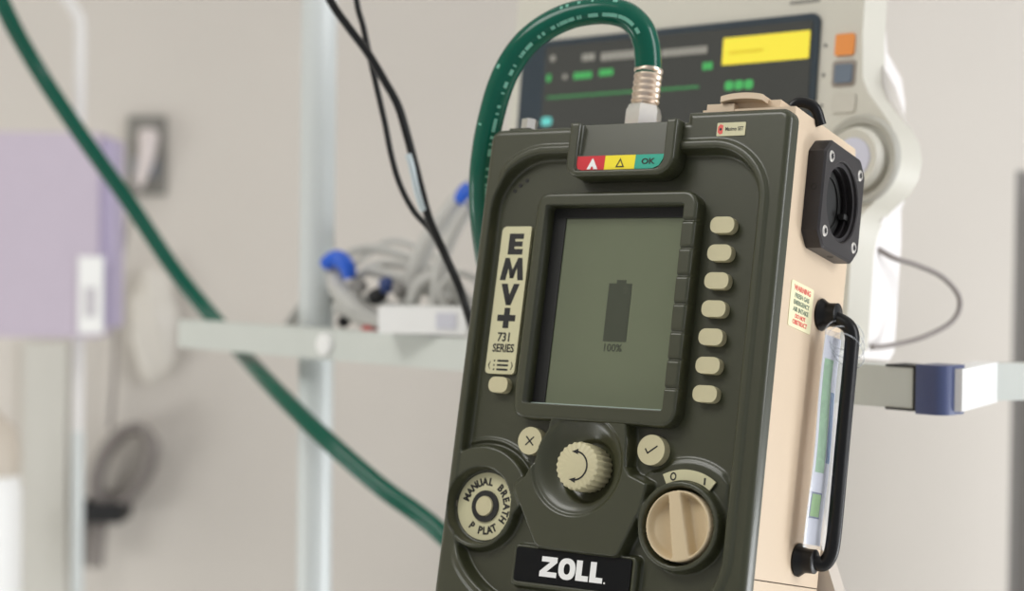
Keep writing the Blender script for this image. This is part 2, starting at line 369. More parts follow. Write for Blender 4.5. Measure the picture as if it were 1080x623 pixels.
# side label with the model lettering
lb = plate('model_label', rrect(-81.6, -61.0, -37, 52.2, (2.5, 2.5, 1, 3)), 5.3, 7.6, M['label'], bev=.15, seg=1)
def glyphs(name, polys, y, m, parent):
    bm = bmesh.new()
    for p in polys: prism(bm, p, lambda a, b: L(a - (.3 if parent is lb else 0), y - .12, b), lambda a, b: L(a - (.3 if parent is lb else 0), y + .05, b))
    return bmobj(name, bm, m, parent, smooth=False)
def R4(x0, x1, y0, y1): return [(x0, y0), (x1, y0), (x1, y1), (x0, y1)]
glyphs('model_lettering', [
    R4(-75.6, -71.2, 35, 47.8), R4(-71.2, -65.4, 44.5, 47.8), R4(-71.2, -65.8, 39.9, 43), R4(-71.2, -65.2, 35, 38.4),
    [(-78.9, 19.4), (-74.9, 19.4), (-73.6, 26.6), (-73.6, 33), (-76.6, 33)], [(-66.4, 19.4), (-62.5, 19.4), (-64.6, 33), (-67.6, 33), (-67.6, 26.6)],
    [(-73.6, 33), (-74, 28.4), (-72, 20.6), (-69.4, 20.6), (-70.6, 25.6)], [(-67.6, 33), (-70.8, 25.4), (-71.8, 20.6), (-69.4, 20.6), (-67.4, 28)],
    [(-77.2, 17.2), (-72.8, 17.2), (-70.7, 10.6), (-69.4, 4.2), (-72.4, 4.2)], [(-64.4, 17.2), (-68.4, 17.2), (-70.7, 10.6), (-72, 4.2), (-69, 4.2)],
    R4(-72.8, -68.8, -9.6, 2.6), R4(-77.2, -72.8, -5.4, -1.6), R4(-68.8, -64.6, -5.4, -1.6)], 5.3, M['ink'], lb)
text_mesh('series_lettering', '731', .0074, M['ink'], lb, FT(-70.9, 5.2, -15.2), bold=.00014, sx=.88)
text_mesh('series_lettering', 'SERIES', .0068, M['ink'], lb, FT(-70.7, 5.2, -21.8), bold=.00013, sx=.80)
glyphs('menu_symbol', [R4(-73.4, -65.6, z, z + 1.2) for z in (-29.8, -32.4, -35)] + [R4(-76, -74.9, z + .1, z + 1) for z in (-29.8, -32.4, -35)] +
       [[(-79.6, -32), (-78.4, -29.6), (-78, -29.6), (-79, -32), (-78, -34.4), (-78.4, -34.4)], [(-62.2, -32), (-63.4, -29.6), (-63.8, -29.6), (-62.9, -32), (-63.8, -34.4), (-63.4, -34.4)]], 5.3, M['ink'], lb)
for (a, b) in ((-77.6, 74.6), (-74.0, 78.0), (-69.8, 81.0)):
    plate('speaker_hole', circ(a, b, 1.25, 14), 7.2, 7.8, M['well'])

# manual breath button
mb = plate('manual_button_label', circ(*MC, 19.7, 56), 9.0, 9.6, M['label'], bev=.2, seg=1)
def arc_text(name, s, r, a0, a1, size, flip, y, parent):
    objs = []
    for i, ch in enumerate(s):
        a = a0 + (a1 - a0) * i / (len(s) - 1)
        if ch == ' ': continue
        t = rad(a); p = (MC[0] + r * math.cos(t), MC[1] + r * math.sin(t)); ro = t - PI / 2 if not flip else t + PI / 2
        objs.append(text_mesh('x', ch, size, M['ink'], parent, FT(p[0], y, p[1]) @ Matrix.Rotation(ro, 4, 'Z'), bold=.00026, sx=.9))
    return merge(objs, name)
arc_text('button_lettering', 'MANUAL BREATH', 14.2, 163, -28, .0060, False, 8.9, mb)
arc_text('button_lettering', 'P PLAT', 14.4, 236, 302, .0060, True, 8.9, mb)
bm = bmesh.new(); lathe(bm, [(9.2e-3, 0), (9.2e-3, 1.1e-3), (6.2e-3, 1.1e-3)], L(MC[0], 9, MC[1]), (0, -1, 0), 40); bmobj('button_surround', bm, M['well'], vent)
bm = bmesh.new(); lathe(bm, [(5.9e-3, 0), (5.9e-3, 1.2e-3), (5.4e-3, 1.8e-3), (.1e-3, 1.9e-3)], L(MC[0], 8.6, MC[1]), (0, -1, 0), 40); bmobj('manual_button', bm, M['beige'], vent)

# centre knob: ribbed barrel
bm = bmesh.new(); seg = 120; rings = []
for (r, y, rib) in ((12.6, 9, 1), (13.0, 3, 1), (13.3, -7, 1), (13.1, -9.2, .7), (12.2, -10, 0), (.2, -10.1, 0)):
    rings.append([bm.verts.new(L(KC[0] + (r + rib * .55 * math.cos(24 * 2 * PI * k / seg)) * math.cos(2 * PI * k / seg), y, KC[1] + (r + rib * .55 * math.cos(24 * 2 * PI * k / seg)) * math.sin(2 * PI * k / seg))) for k in range(seg)])
for a, b in zip(rings, rings[1:]):
    for k in range(seg): bm.faces.new((a[k], a[(k + 1) % seg], b[(k + 1) % seg], b[k]))
bm.faces.new(rings[-1])
kn = bmobj('selector_knob', bm, M['beige'], vent, sharp=35)
pts = [(rad(a)) for a in range(-82, 83, 6)]
ac = (KC[0] - 1.2, KC[1])
segs = [((ac[0] + 8 * math.cos(a), ac[1] + 8 * math.sin(a)), (ac[0] + 8 * math.cos(b), ac[1] + 8 * math.sin(b))) for a, b in zip(pts, pts[1:])]
bm = bmesh.new()
for a, b in segs:
    a = Vector(a); b = Vector(b); d = (b - a).normalized(); n = Vector((-d.y, d.x)) * .45
    prism(bm, [tuple(a - n), tuple(b - n), tuple(b + n), tuple(a + n)], lambda p, q: L(p, -10.25, q), lambda p, q: L(p, -10, q))
for sgn in (1, -1):
    x, z = ac[0] + 1.4, ac[1] + sgn * 8
    prism(bm, [(x, z + 1.5), (x, z - 1.5), (x - 4, z - .2 * sgn)], lambda p, q: L(p, -10.25, q), lambda p, q: L(p, -10, q))
bmobj('arrow_mark', bm, M['ink'], kn, smooth=False)

# power knob: dished disc with an upright grip
def pk_sdf(U, V): return np.hypot(U - PC[0] - .9, V - PC[1]) - 19.2
def pk_h(U, V, s):
    X = U - PC[0] - .9; Z = V - PC[1]; t = rad(13); X2 = X * math.cos(t) + Z * math.sin(t)
    y = np.full(U.shape, -3.0) + np.where(s > -.9, .9 - np.sqrt(np.maximum(.81 - np.clip(s + .9, 0, .9) ** 2, 0)), 0)
    hw = 4.2 - .04 * Z
    a = ss((np.abs(X2) - hw) / 1.8 + .2) * ss((-s - .7) / 3.0)
    y = y + 8.5 * a * (1 - .55 * ss((np.abs(X2) - 7) / 10))
    return y
pk = field('power_knob', lines((PC[0] - 19, PC[0] + 21, .5)), lines((PC[1] - 20, PC[1] + 20, .5)), pk_h, pk_sdf, 7, M['knob'], vent)
def sector(c, r0, r1, a0, a1, n=16):
    A = [rad(a0 + (a1 - a0) * i / n) for i in range(n + 1)]
    return [(c[0] + r0 * math.cos(a), c[1] + r0 * math.sin(a)) for a in A] + [(c[0] + r1 * math.cos(a), c[1] + r1 * math.sin(a)) for a in A[::-1]]
bm = bmesh.new(); n = 16; A = [rad(55 + (63) * i / n) for i in range(n + 1)]
c = PC
for a, b in zip(A, A[1:]):
    q = [(c[0] + r * math.cos(t), c[1] + r * math.sin(t)) for r, t in ((25.2, a), (31, a), (31, b), (25.2, b))]
    prism(bm, q, lambda p, z: L(p, 3.7, z), lambda p, z: L(p, 4.7, z))
bmesh.ops.remove_doubles(bm, verts=bm.verts, dist=1e-6)
pl = bmobj('power_label', bm, M['label'], vent, smooth=False)
glyph = []
for a in range(0, 360, 30):
    q = [(51.2 + r * 1.35 * math.cos(rad(t)) * .8, -88.9 + r * 1.35 * math.sin(rad(t))) for r, t in ((1.1, a), (1.75, a), (1.75, a + 30), (1.1, a + 30))]
    glyph.append(q)
glyph.append(R4(69.9, 70.9, -92.2, -88.4))
glyphs('off_on_lettering', glyph, 3.65, M['ink'], pl)

# nameplate
npz = plate('nameplate', rrect(-42, 32.8, -154.9, -136, 1.6), 1.3, 2.3, M['black_gloss'], bev=.2, seg=1)
def ringpoly(cx, cy, rx, ry, tx, ty, n=28):
    out = []
    for i in range(n):
        a, b = 2 * PI * i / n, 2 * PI * (i + 1) / n
        f = lambda t, q: (cx + q[0] * math.copysign(abs(math.cos(t)) ** .85, math.cos(t)), cy + q[1] * math.copysign(abs(math.sin(t)) ** .85, math.sin(t)))
        out.append([f(a, (rx - tx, ry - ty)), f(a, (rx, ry)), f(b, (rx, ry)), f(b, (rx - tx, ry - ty))])
    return out
z0, z1 = -151.0, -139.7
glyphs('maker_lettering', [R4(-24.4, -14.2, z1 - 2.9, z1), R4(-25.2, -14.0, z0, z0 + 2.9), [(-25.2, z0 + 2.9), (-20.6, z0 + 2.9), (-14.2, z1 - 2.9), (-18.8, z1 - 2.9)],
    R4(-1.6, 2.2, z0, z1), R4(2.2, 6.4, z0, z0 + 3), R4(7.4, 11.2, z0, z1), R4(11.2, 15.6, z0, z0 + 3), R4(16.6, 17.5, z0, z0 + .9)] + ringpoly(-7.6, (z0 + z1) / 2, 5.5, 6.0, 3.5, 3.0), 1.25, M['white'], npz)

# small label at the top right of the face
ml = plate('sensor_label', rrect(57.6, 75, 101.7, 109.4, .5), -.5, .3, M['label'], smooth=False)
plate('red_mark', [(58.2, 104), (59.6, 102.6), (61.2, 103.2), (61.4, 107.8), (59.6, 108.6), (58.2, 107)], -.6, -.45, M['redtext'], ml, smooth=False)
plate('red_mark_core', circ(59.9, 105.6, .8, 12), -.65, -.55, M['ink'], ml, smooth=False)
text_mesh('sensor_lettering', 'Masimo SET', .0031, M['ink'], ml, FT(68.3, -.5, 105.6), bold=.00004, sx=.72)

# ---- case
def case_piece(name, v0, v1, notch=True):
    bm = bmesh.new()
    pts = rrect(-93.5, 101, 9.8, 102, (.6, .6, 5, 5), 5)
    prism(bm, pts, lambda a, b: L(a, b, v0), lambda a, b: L(a, b, v1)); return bm
bm = case_piece('x', -138.8, 109.5); case = bmobj('upper_case', bm, M['tan'], vent, bev=1.2, seg=2)
bm = case_piece('x', -200.5, -139.4); bmobj('lower_case', bm, M['tan'], vent, bev=.6, seg=2)
bm = bmesh.new(); prism(bm, rrect(42, 101, 9.5, 106, (1, 1, 9, 6), 5), lambda a, b: L(a, b, 105), lambda a, b: L(a - (1.5 if a > 90 else 0), b, 120.3)); bmobj('raised_case_top', bm, M['tan'], vent, bev=1.5, seg=3)
# latch and blocks on the top right
bm = bmesh.new(); box(bm, L(45, 9, 118), L(62, 20, 123.5)); bmobj('latch_base', bm, M['tan'], vent, bev=1.4)
bm = bmesh.new(); box(bm, L(51, 14, 119), L(88, 34, 126)); bmobj('latch_base', bm, M['tan'], vent, bev=2)
bm = bmesh.new(); n = 12
prof = [(54.5 + 26 * i / n, 127.0 + 1.6 * math.sin(PI * i / n) ** .7) for i in range(n + 1)]
prism(bm, prof + [(x, z - 3.4) for x, z in prof[::-1]], lambda a, b: L(a, 6, b), lambda a, b: L(a, 26, b)); bmobj('top_latch', bm, M['tan'], vent, bev=.9)
bm = bmesh.new(); tube(bm, catmull([L(86, 30, 118), L(88, 30, 127), L(93, 32, 129.5), L(99, 36, 127), L(102, 40, 118)], 8), 3.2e-3); bmobj('sensor_cable_stub', bm, M['rubber'], vent)
bm = bmesh.new(); lathe(bm, [(4e-3, -.004), (4e-3, .012), (5.2e-3, .012), (5.2e-3, .019), (3.6e-3, .0195)], L(-84, 24, 105), (0, 0, 1), 6); lathe(bm, [(9e-3, -.002), (9e-3, .006), (7e-3, .0075)], L(-84, 24, 108), (0, 0, 1), 30)
bmobj('gas_port_cap', bm, M['steel'], vent)
bm = bmesh.new(); prism(bm, [(-92, 109), (-58, 109), (-70, 113.5), (-76, 115.5), (-90, 115.5)], lambda a, b: L(a, 12, b), lambda a, b: L(a, 36, b)); bmobj('corner_block', bm, M['olive'], vent, bev=1.5)

# ---- breathing port block on the right side
PY, PZ, PU = 58.2, 77.4, 111.6
bm = bmesh.new()
out = [(PY - 29.6 + c_, PZ - 31) if 0 else None for c_ in (0,)]
def octo(h, w_, c_): return [(-w_, -h + c_), (-w_ + c_, -h), (w_ - c_, -h), (w_, -h + c_), (w_, h - c_), (w_ - c_, h), (-w_ + c_, h), (-w_, h - c_)]
def resample(poly, n=96):
    out = []
    for i in range(n):
        t = 2 * PI * i / n; dx, dz = math.cos(t), math.sin(t); best = 1e9
        for a, b in zip(poly, poly[1:] + poly[:1]):
            ex, ez = b[0] - a[0], b[1] - a[1]; den = dx * ez - dz * ex
            if abs(den) < 1e-9: continue
            k = (a[0] * ez - a[1] * ex) / den; m_ = (a[0] * dz - a[1] * dx) / den
            if k > 0 and -1e-6 <= m_ <= 1 + 1e-6: best = min(best, k)
        out.append((best * dx, best * dz))
    return out
outer = resample(octo(31, 29.6, 8)); prof = [(0, outer, 1, 100.5), (0, outer, 1, PU - 1.2), (0, outer, .965, PU)]
rings = [[bm.verts.new(L(u, PY + p[0] * k, PZ + p[1] * k)) for p in o_] for _, o_, k, u in prof]
for r, u in ((23.4, PU), (22.8, PU - .6), (22.6, PU - 2), (20.3, PU - 2.2), (20.3, PU - 3.6), (21.4, PU - 3.8), (21.4, PU - 5.6), (19.6, PU - 6), (19.6, PU - 7.5), (20.6, PU - 8), (20.6, PU - 10), (19, PU - 10.2)):
    rings.append([bm.verts.new(L(u, PY + r * math.cos(2 * PI * i / 96), PZ + r * math.sin(2 * PI * i / 96))) for i in range(96)])
for a, b in zip(rings, rings[1:]):
    for k in range(96): bm.faces.new((a[k], a[(k + 1) % 96], b[(k + 1) % 96], b[k]))
bm.faces.new(rings[0]); bm.faces.new(rings[-1])
port = bmobj('hose_port_block', bm, M['anod'], vent, sharp=28)
bm = bmesh.new(); lathe(bm, [(19e-3, 0), (19e-3, .001), (15e-3, .0012), (15e-3, .0002), (3e-3, .0002)], L(PU - 10.1, PY, PZ), (1, 0, 0), 32); box(bm, L(PU - 8, PY + 14, PZ - 6), L(PU - 4.5, PY + 21, PZ - 3)); bmobj('port_insert', bm, M['well'], port)
for dy in (-21.6, 21.6):
    for dz in (-21.4, 21.4):
        bm = bmesh.new(); lathe(bm, [(3.3e-3, -.001), (3.3e-3, .0002), (2.9e-3, .0006), (1.5e-3, .0006), (1.3e-3, -.0004), (.1e-3, -.0004)], L(PU, PY + dy, PZ + dz), (1, 0, 0), 24)
        sc = bmobj('screw', bm, M['steel'], port)
        bm = bmesh.new()
        for k in range(3):
            T = Matrix.Translation(L(PU, PY + dy, PZ + dz)) @ Matrix.Rotation(k * PI / 3, 4, 'X'); box(bm, (.0001, -.0017, -.0004), (.0007, .0017, .0004), T)
        bmobj('screw_socket', bm, M['well'], sc, smooth=False)
for (y_, z_, ax) in ((PY - 29.7, PZ + 2, (0, -1, 0)), (PY + 2, PZ - 31.05, (0, 0, -1))):
    bm = bmesh.new(); lathe(bm, [(1.9e-3, -.001), (1.9e-3, .0001), (1.3e-3, .00012), (1.2e-3, -.0008), (.1e-3, -.0008)], L(PU - 5.5, y_, z_), ax, 20); bmobj('grub_screw', bm, M['well'], port)

# ---- sticker on the side
bm = bmesh.new(); prism(bm, rrect(22.5, 53.6, 0, 25.6, 1.5), lambda a, b: L(100.8, a, b), lambda a, b: L(101.35, a, b)); st = bmobj('warning_sticker', bm, M['stick'], vent, smooth=False)
for s_, z_, sz, mm, sx in (('WARNING', 22, .0042, 'redtext', 1.12), ('FRESH GAS', 17.8, .0036, 'greytext', 1.12), ('EMERGENCY', 14, .0036, 'greytext', 1.05), ('AIR INTAKE', 10.2, .0036, 'greytext', 1.12), ('DO NOT', 6.6, .0032, 'redtext', 1.1), ('OBSTRUCT', 3.2, .0036, 'redtext', 1.1)):
    text_mesh('sticker_lettering', s_, sz, M[mm], st, ST(101.4, 38, z_), bold=.00008, sx=sx)

# ---- wire handle
HZ0, HZ1 = 14.0, -124.8
for z_ in (HZ0, HZ1):
    bm = bmesh.new(); lathe(bm, [(9e-3, 0), (9.4e-3, .0012), (7.4e-3, .004), (6.8e-3, .0055), (6.8e-3, .0105), (5.6e-3, .0112), (.2e-3, .0112)], L(101, 66.5, z_), (1, 0, 0), 36); bmobj('handle_grommet', bm, M['rubber'], vent)
bm = bmesh.new()
tube(bm, catmull([L(108, 66.5, HZ0 - 1), L(113, 66.5, HZ0 - 3), L(118, 67, HZ0 - 6), L(120.3, 68, HZ0 - 11), L(120.6, 68.5, HZ0 - 20), L(120.2, 69, -50), L(119.8, 70, -95), L(119.6, 70, -112), L(118.6, 70, -120), L(115.5, 69.4, HZ1 - .5), L(111, 68, HZ1 - .5), L(106, 66.5, HZ1)], 6), 4.2e-3, 18)
bmobj('side_handle', bm, M['rubber'], vent)

# ---- cradle that carries the ventilator, and its post
cr = empty('equipment_stand', Vector((DEVO.x + .07, DEVO.y + .06, 0)))
setp(cr, 'cream painted stand behind and under the ventilator', 'stand')
CI = cr.matrix_world.inverted()
def CW(u, y, v): return CI @ Wd(u, y, v)
bm = bmesh.new(); T = CI @ Matrix.Translation(DEVO) @ DEVR.to_4x4(); box(bm, (-.07, .0, -.211), (.075, .118, -.2013), T); bmobj('tray', bm, M['stand'], cr, bev=.003)
bm = bmesh.new(); n = 10
outl = [(-60, -211), (60, -211), (128, -205)] + [(128 - 42 * ss(np.array((i / n))).item(), -205 + 140 * i / n) for i in range(1, n + 1)] + [(70, -62), (-60, -62)]
prism(bm, outl, lambda a, b: CW(a, 106, b), lambda a, b: CW(a, 122, b)); bmobj('back_plate', bm, M['stand'], cr, bev=.004, seg=3)
bm = bmesh.new(); tb = CI @ (DEVO + DEVR @ Vector((.0, .06, -.206)))
tube(bm, [Vector((tb.x, tb.y, .03)), Vector((tb.x, tb.y, tb.z - .01))], .018, 24); bmobj('post', bm, M['stand'], cr)
bm = bmesh.new(); lathe(bm, [(.2, 0), (.2, .02), (.17, .035), (.03, .05)], (tb.x, tb.y, 0), (0, 0, 1), 48); bmobj('foot', bm, M['stand'], cr)

# ---- printed card in a clear sleeve, hung on the handle
CU = 111.5
cd = empty('hanging_tag', Wd(CU, 66, -118), DEVR)
setp(cd, 'narrow white and green printed card in a clear sleeve hanging from the black side handle', 'tag')
def LC(u, y, v): return (Vector((u, y, v)) - Vector((CU, 66, -118))) / 1000
bm = bmesh.new(); cols = []
for i in range(9):
    y_ = 61 + 21 * i / 8; cols.append((y_, CU + 2.2 * math.sin(PI * i / 8)))
def sheet(name, y0, y1, vtop, vbot, off, th, m, parent, skew=0):
    bm = bmesh.new(); nn = 8
    P = [(y0 + (y1 - y0) * i / nn) for i in range(nn + 1)]
    def uu(y): return CU - 2 + off + 2.0 * math.sin(PI * (y - 55) / 32)
    g = []
    for j in range(11):
        v = vbot + (vtop - vbot) * j / 10; wv = 1.0 * math.sin(v * .07)
        g.append([[bm.verts.new(LC(uu(y) + o_ + wv * .5, y + skew * (v + 60) / 60, v)) for y in P] for o_ in (0, th)])
    for j in range(10):
        for i in range(nn):
            bm.faces.new((g[j][0][i], g[j][0][i + 1], g[j + 1][0][i + 1], g[j + 1][0][i])); bm.faces.new((g[j][1][i], g[j + 1][1][i], g[j + 1][1][i + 1], g[j][1][i + 1]))
        for i in (0, nn): bm.faces.new((g[j][0][i], g[j + 1][0][i], g[j + 1][1][i], g[j][1][i]))
    for j in (0, 10):
        for i in range(nn): bm.faces.new((g[j][0][i], g[j][1][i], g[j][1][i + 1], g[j][0][i + 1]))
    return bmobj(name, bm, m, parent)
sheet('clear_sleeve', 53, 84, 4, -118, .9, .25, M['clear'], cd, 1)
card = sheet('printed_card', 55, 73, 1, -116, 0, .3, M['paper'], cd, 1)
sheet('green_print', 57, 66, -12, -76, .32, .12, M['gprint'], card, 1)
sheet('blue_print', 67, 71.5, -30, -70, .32, .12, M['bprint'], card, 1)
sheet('green_badge_edge', 56.4, 67, -87, -101.5, .32, .12, M['dkblue'], card, 1)
sheet('green_badge', 57.2, 66.2, -88, -100.5, .46, .12, M['glogo'], card, 1)
for k in range(3):
    bm = bmesh.new(); c0 = LC(116 + k * 1.2, 68, 3 - 4.5 * k); pth = []
    for i in range(33):
        a = 2 * PI * i / 32; pth.append(c0 + Vector((.0075 * math.cos(a), .010 * math.cos(a + .5 * k), .0085 * math.sin(a))))
    tube(bm, pth, .55e-3, 8, caps=False); bmobj('clear_ring', bm, M['clear'], cd)

# ------------------------------------------------------------------ green supply hose
def dcam(p): return (W.transposed() @ (p - Vector((0, 0, CAMZ)))).z
fit0 = Wd(-13.5, 40, 109)
hs = empty('supply_hose', fit0, DEVR)
setp(hs, 'glossy green hose arching from the ventilator top and crossing the left of the view', 'hose')
HI = hs.matrix_world.inverted()
bm = bmesh.new(); lathe(bm, [(.0075, -.001), (.0075, .008), (.0104, .008), (.0112, .0105), (.0112, .021), (.0098, .025), (.0076, .0265), (.0076, .029)], (0, 0, 0), (0, 0, 1), 6); bmobj('hex_nut', bm, M['steel'], hs, sharp=25)
bm = bmesh.new(); pr = [(.0070, .0265)]
for i in range(5): pr += [(.0084, .0275 + i * .0038), (.0087, .0285 + i * .0038), (.0080, .0302 + i * .0038)]
pr += [(.0088, .047), (.0088, .0485), (.0070, .049)]; lathe(bm, pr, (0, 0, 0), (0, 0, 1), 30); bmobj('crimp_ferrule', bm, M['brass'], hs, sharp=25)
pf = Wd(-13.5, 40, 109 + 46); d0 = dcam(pf)
pth = [pf] + [at(x, y, d) for x, y, d in ((683, 57, d0), (681, 44, d0), (675, 29, d0), (662, 17, d0 + .002), (645, 12, d0 + .005), (625, 12, d0 + .008), (600, 17, d0 + .012), (575, 29, d0 + .016), (554, 46, d0 + .02), (538, 68, d0 + .024), (526, 95, d0 + .028), (517, 128, d0 + .033), (511, 160, d0 + .038), (508, 195, d0 + .045), (510, 240, d0 + .06),
       (520, 300, d0 + .11), (545, 400, d0 + .17), (600, 520, d0 + .21), (640, 620, d0 + .22), (610, 690, d0 + .2), (550, 650, 1.34), (463, 560, 1.42), (400, 512, 1.45), (335, 455, 1.495), (285, 405, 1.58), (252, 368, 1.70), (228, 339, 1.74), (185, 286, 1.75), (136, 213, 1.73), (84, 140, 1.70), (38, 70, 1.66), (3, 5, 1.6), (-30, -80, 1.55), (-60, -220, 1.5))]
pth = [HI @ p for p in catmull(pth, 9)]
def hr(t): return .0082
bm = bmesh.new(); tube(bm, pth, hr, 24); bmobj('hose_body', bm, M['hose'], hs)
# white printing along the hose
T_, N_ = frames(pth); bm = bmesh.new(); rnd = random.Random(3); camdir = HI.to_3x3() @ Vector((0, -1, 0)); camdir.normalize()
i = 24
while i < 130:
    p = pth[i]; t = T_[i]; v = (camdir - t * camdir.dot(t)).normalized(); s_ = t.cross(v)
    for off in (.0035,) if rnd.random() < .8 else (.0035, -.0062):
        a = off / .0082; n = v * math.cos(a) + s_ * math.sin(a) * (-1); c_ = p + n * .00825; w_ = t.cross(n)
        ln = rnd.choice((.0009, .0014, .0006)); hh = .0011
        q = [c_ - t * ln - w_ * hh, c_ + t * ln - w_ * hh, c_ + t * ln + w_ * hh, c_ - t * ln + w_ * hh]
        lo = [bm.verts.new(x - n * .0004) for x in q]; hi = [bm.verts.new(x + n * .0001) for x in q]
        bm.faces.new(hi); bm.faces.new(lo[::-1])
        for k in range(4): bm.faces.new((lo[k], lo[(k + 1) % 4], hi[(k + 1) % 4], hi[k]))
    i += rnd.choice((1, 1, 2, 1, 4))
o = bmobj('hose_printing', bm, M['print_'], hs, smooth=False); o['kind'] = 'stuff'

# ------------------------------------------------------------------ trolley
KT = .75                                                              # rail drawn in units of 0.75 m
A_ = at(188, 357.5, 1.69); B_ = at(985, 402, 1.09)
rd = (B_ - A_); rd.z = 0; rl = rd.length / KT; rd.normalize(); rn = Vector((-rd.y, rd.x, 0))           # along the front rail, and away from us
if rn.y < 0: rn = -rn
zr = (A_.z + B_.z) / 2
tr = empty('equipment_trolley', Vector((A_.x, A_.y, 0)))
setp(tr, 'grey metal trolley with horizontal rail, shelf and tall pale pole behind the ventilator', 'trolley')
TR = Matrix(((rd.x, rn.x, 0, A_.x), (rd.y, rn.y, 0, A_.y), (0, 0, 1, zr), (0, 0, 0, 1))) @ Matrix.Scale(KT, 4)
TL_ = tr.matrix_world.inverted() @ TR                                  # x along the rail, y away, z from the rail's middle height
def tbox(name, lo, hi, m, bev=.002): bm = bmesh.new(); box(bm, lo, hi, TL_); return bmobj(name, bm, m, tr, bev=bev)
tbox('front_rail', (0, 0, -.018), (rl - .02, .028, .018), M['rail'])
tbox('shelf', (.19, .028, -.014), (rl - .2, .26, -.004), M['rail'])
bm = bmesh.new(); prism(bm, rrect(rl - .0155, rl + .012, -.004, .03, (.001, .012, .002, .001)), lambda a, b: TL_ @ Vector((a, b, -.021)), lambda a, b: TL_ @ Vector((a, b, .021))); bmobj('corner_bumper', bm, M['blueblock'], tr, bev=.001)
tbox('dark_gasket', (rl - .019, -.0025, -.019), (rl - .0155, .03, .019), M['well'], .0005)
tbox('bumper_clip', (rl - .047, -.001, .0175), (rl - .019, .028, .0195), M['well'], .0005); tbox('bumper_clip', (rl - .047, -.001, -.0195), (rl - .019, .028, -.0175), M['well'], .0005)
# white side rail running back on the right, and the far cross rail
e0 = TR @ Vector((rl + .008, .012, 0)); e1 = at(1040, 393, 1.17); e2 = at(1130, 393, 1.19)
def bar(name, a, b, w_, h_, m):
    a = a.copy(); b = b.copy(); a.z = b.z = zr; d = (b - a).normalized(); s_ = Vector((-d.y, d.x, 0)); I = tr.matrix_world.inverted()
    T = I @ Matrix(((d.x, s_.x, 0, a.x), (d.y, s_.y, 0, a.y), (0, 0, 1, zr), (0, 0, 0, 1))); bm = bmesh.new(); box(bm, (0, -w_ / 2, -h_ / 2), ((b - a).length, w_ / 2, h_ / 2), T); return bmobj(name, bm, m, tr, bev=.002)
bar('right_side_rail', e0, e1, .016, .027, M['cap']); bar('cross_rail', e1, e2, .015, .025, M['rail'])
# pole
I = tr.matrix_world.inverted(); ry = at(334, 300, 1) - Vector((0, 0, CAMZ)); c0 = TR @ Vector((0, .055, 0)); tt = (Vector((c0.x, c0.y, 0)).dot(rn)) / Vector((ry.x, ry.y, 0)).dot(rn); pp = ry * tt
bm = bmesh.new(); q = I @ Vector((pp.x, pp.y, 0)); tube(bm, [Vector((q.x, q.y, .08)), Vector((q.x, q.y, 2.3))], .0163, 36); bmobj('pole', bm, M['pole'], tr)
bm = bmesh.new(); q2 = TL_ @ Vector(((TR.inverted() @ at(344, 362, 1.525)).x, 0, .0)); lathe(bm, [(.0105, -.001), (.0105, .003), (.009, .005), (.002, .006)], q2, TL_.to_3x3() @ Vector((0, -1, 0)), 32); bmobj('bolt_cap', bm, M['cap'], tr)
bm = bmesh.new(); box(bm, (-.02, 0, (.08 - zr) / KT), (rl, .44, (.12 - zr) / KT), TL_); bmobj('base_frame', bm, M['rail'], tr, bev=.004)
for x, y in ((.04, .04), (rl - .06, .04), (.04, .4), (rl - .06, .4)):
    a = TL_ @ Vector((x, y, 0)); bm = bmesh.new(); lathe(bm, [(.01, -.012), (.04, -.012), (.04, .012), (.01, .012)], (a.x, a.y, .04), tuple(rd), 28); bmobj('caster', bm, M['well'], tr)
bm = bmesh.new(); a = TL_ @ Vector((rl * .55, .2, 0)); tube(bm, [Vector((a.x, a.y, .1)), Vector((a.x, a.y, zr - .01))], .02, 20); bmobj('support_column', bm, M['pole'], tr)

# ------------------------------------------------------------------ patient monitor on the trolley
ya, ti = rad(44), rad(5)
mx = Vector((math.cos(ya), -math.sin(ya), 0)); md = Vector((math.sin(ya), math.cos(ya), 0)); mz = Vector((0, 0, 1)) * math.cos(ti) + md * math.sin(ti); mn = md * math.cos(ti) - Vector((0, 0, 1)) * math.sin(ti)
MR = Matrix((mx, mn, mz)).transposed(); MK = 1.215 / 1.45; MO = at(864, 14, 1.215)
hgt = MO.z - (zr + .0125)
mbz = -hgt / math.cos(ti) / MK
mo = empty('patient_monitor', MO + MR @ Vector((-.15, .03, mbz)) * MK, MR)
setp(mo, 'off-white patient monitor with dark lit screen, yellow alert bar and rotary dial, behind the ventilator', 'monitor')
def ML(a, y, b): return Vector((a + 150, y - 30, b - mbz * 1000)) / 1000 * MK
def mplate(name, pts, y0, y1, m, parent=mo, bev=0, **k):
    bm = bmesh.new(); prism(bm, pts, lambda a, b: ML(a, y0, b), lambda a, b: ML(a, y1, b)); return bmobj(name, bm, m, parent, bev=bev / 1000, **k)
zb = mbz * 1000 + 4
edge = [(44, 30), (44, -20), (47, -58), (53, -70), (64, -83), (76, -97), (84, -110), (87, -124), (85, -138), (77, -152), (64, -162), (54, -172), (49, -186), (47, -200)]
mplate('front_housing', [(-356, 70), (-340, 78), (20, 78), (36, 72), (44, 60)] + edge + [(47, zb + 8), (40, zb), (-346, zb), (-356, zb + 10)], 0, 34, M['mon'], bev=4)
edge2 = [(40, 30), (42, -20), (45, -40), (60, -62), (77, -100), (82, -124), (80, -142), (70, -156), (58, -168), (46, -186), (44, -200)]
SH = {30: 46, -20: 36, -40: 23, -62: 33, -100: 49, -124: 55, -142: 50, -156: 40, -168: 27, -186: 14, -200: 12}
bm = bmesh.new()
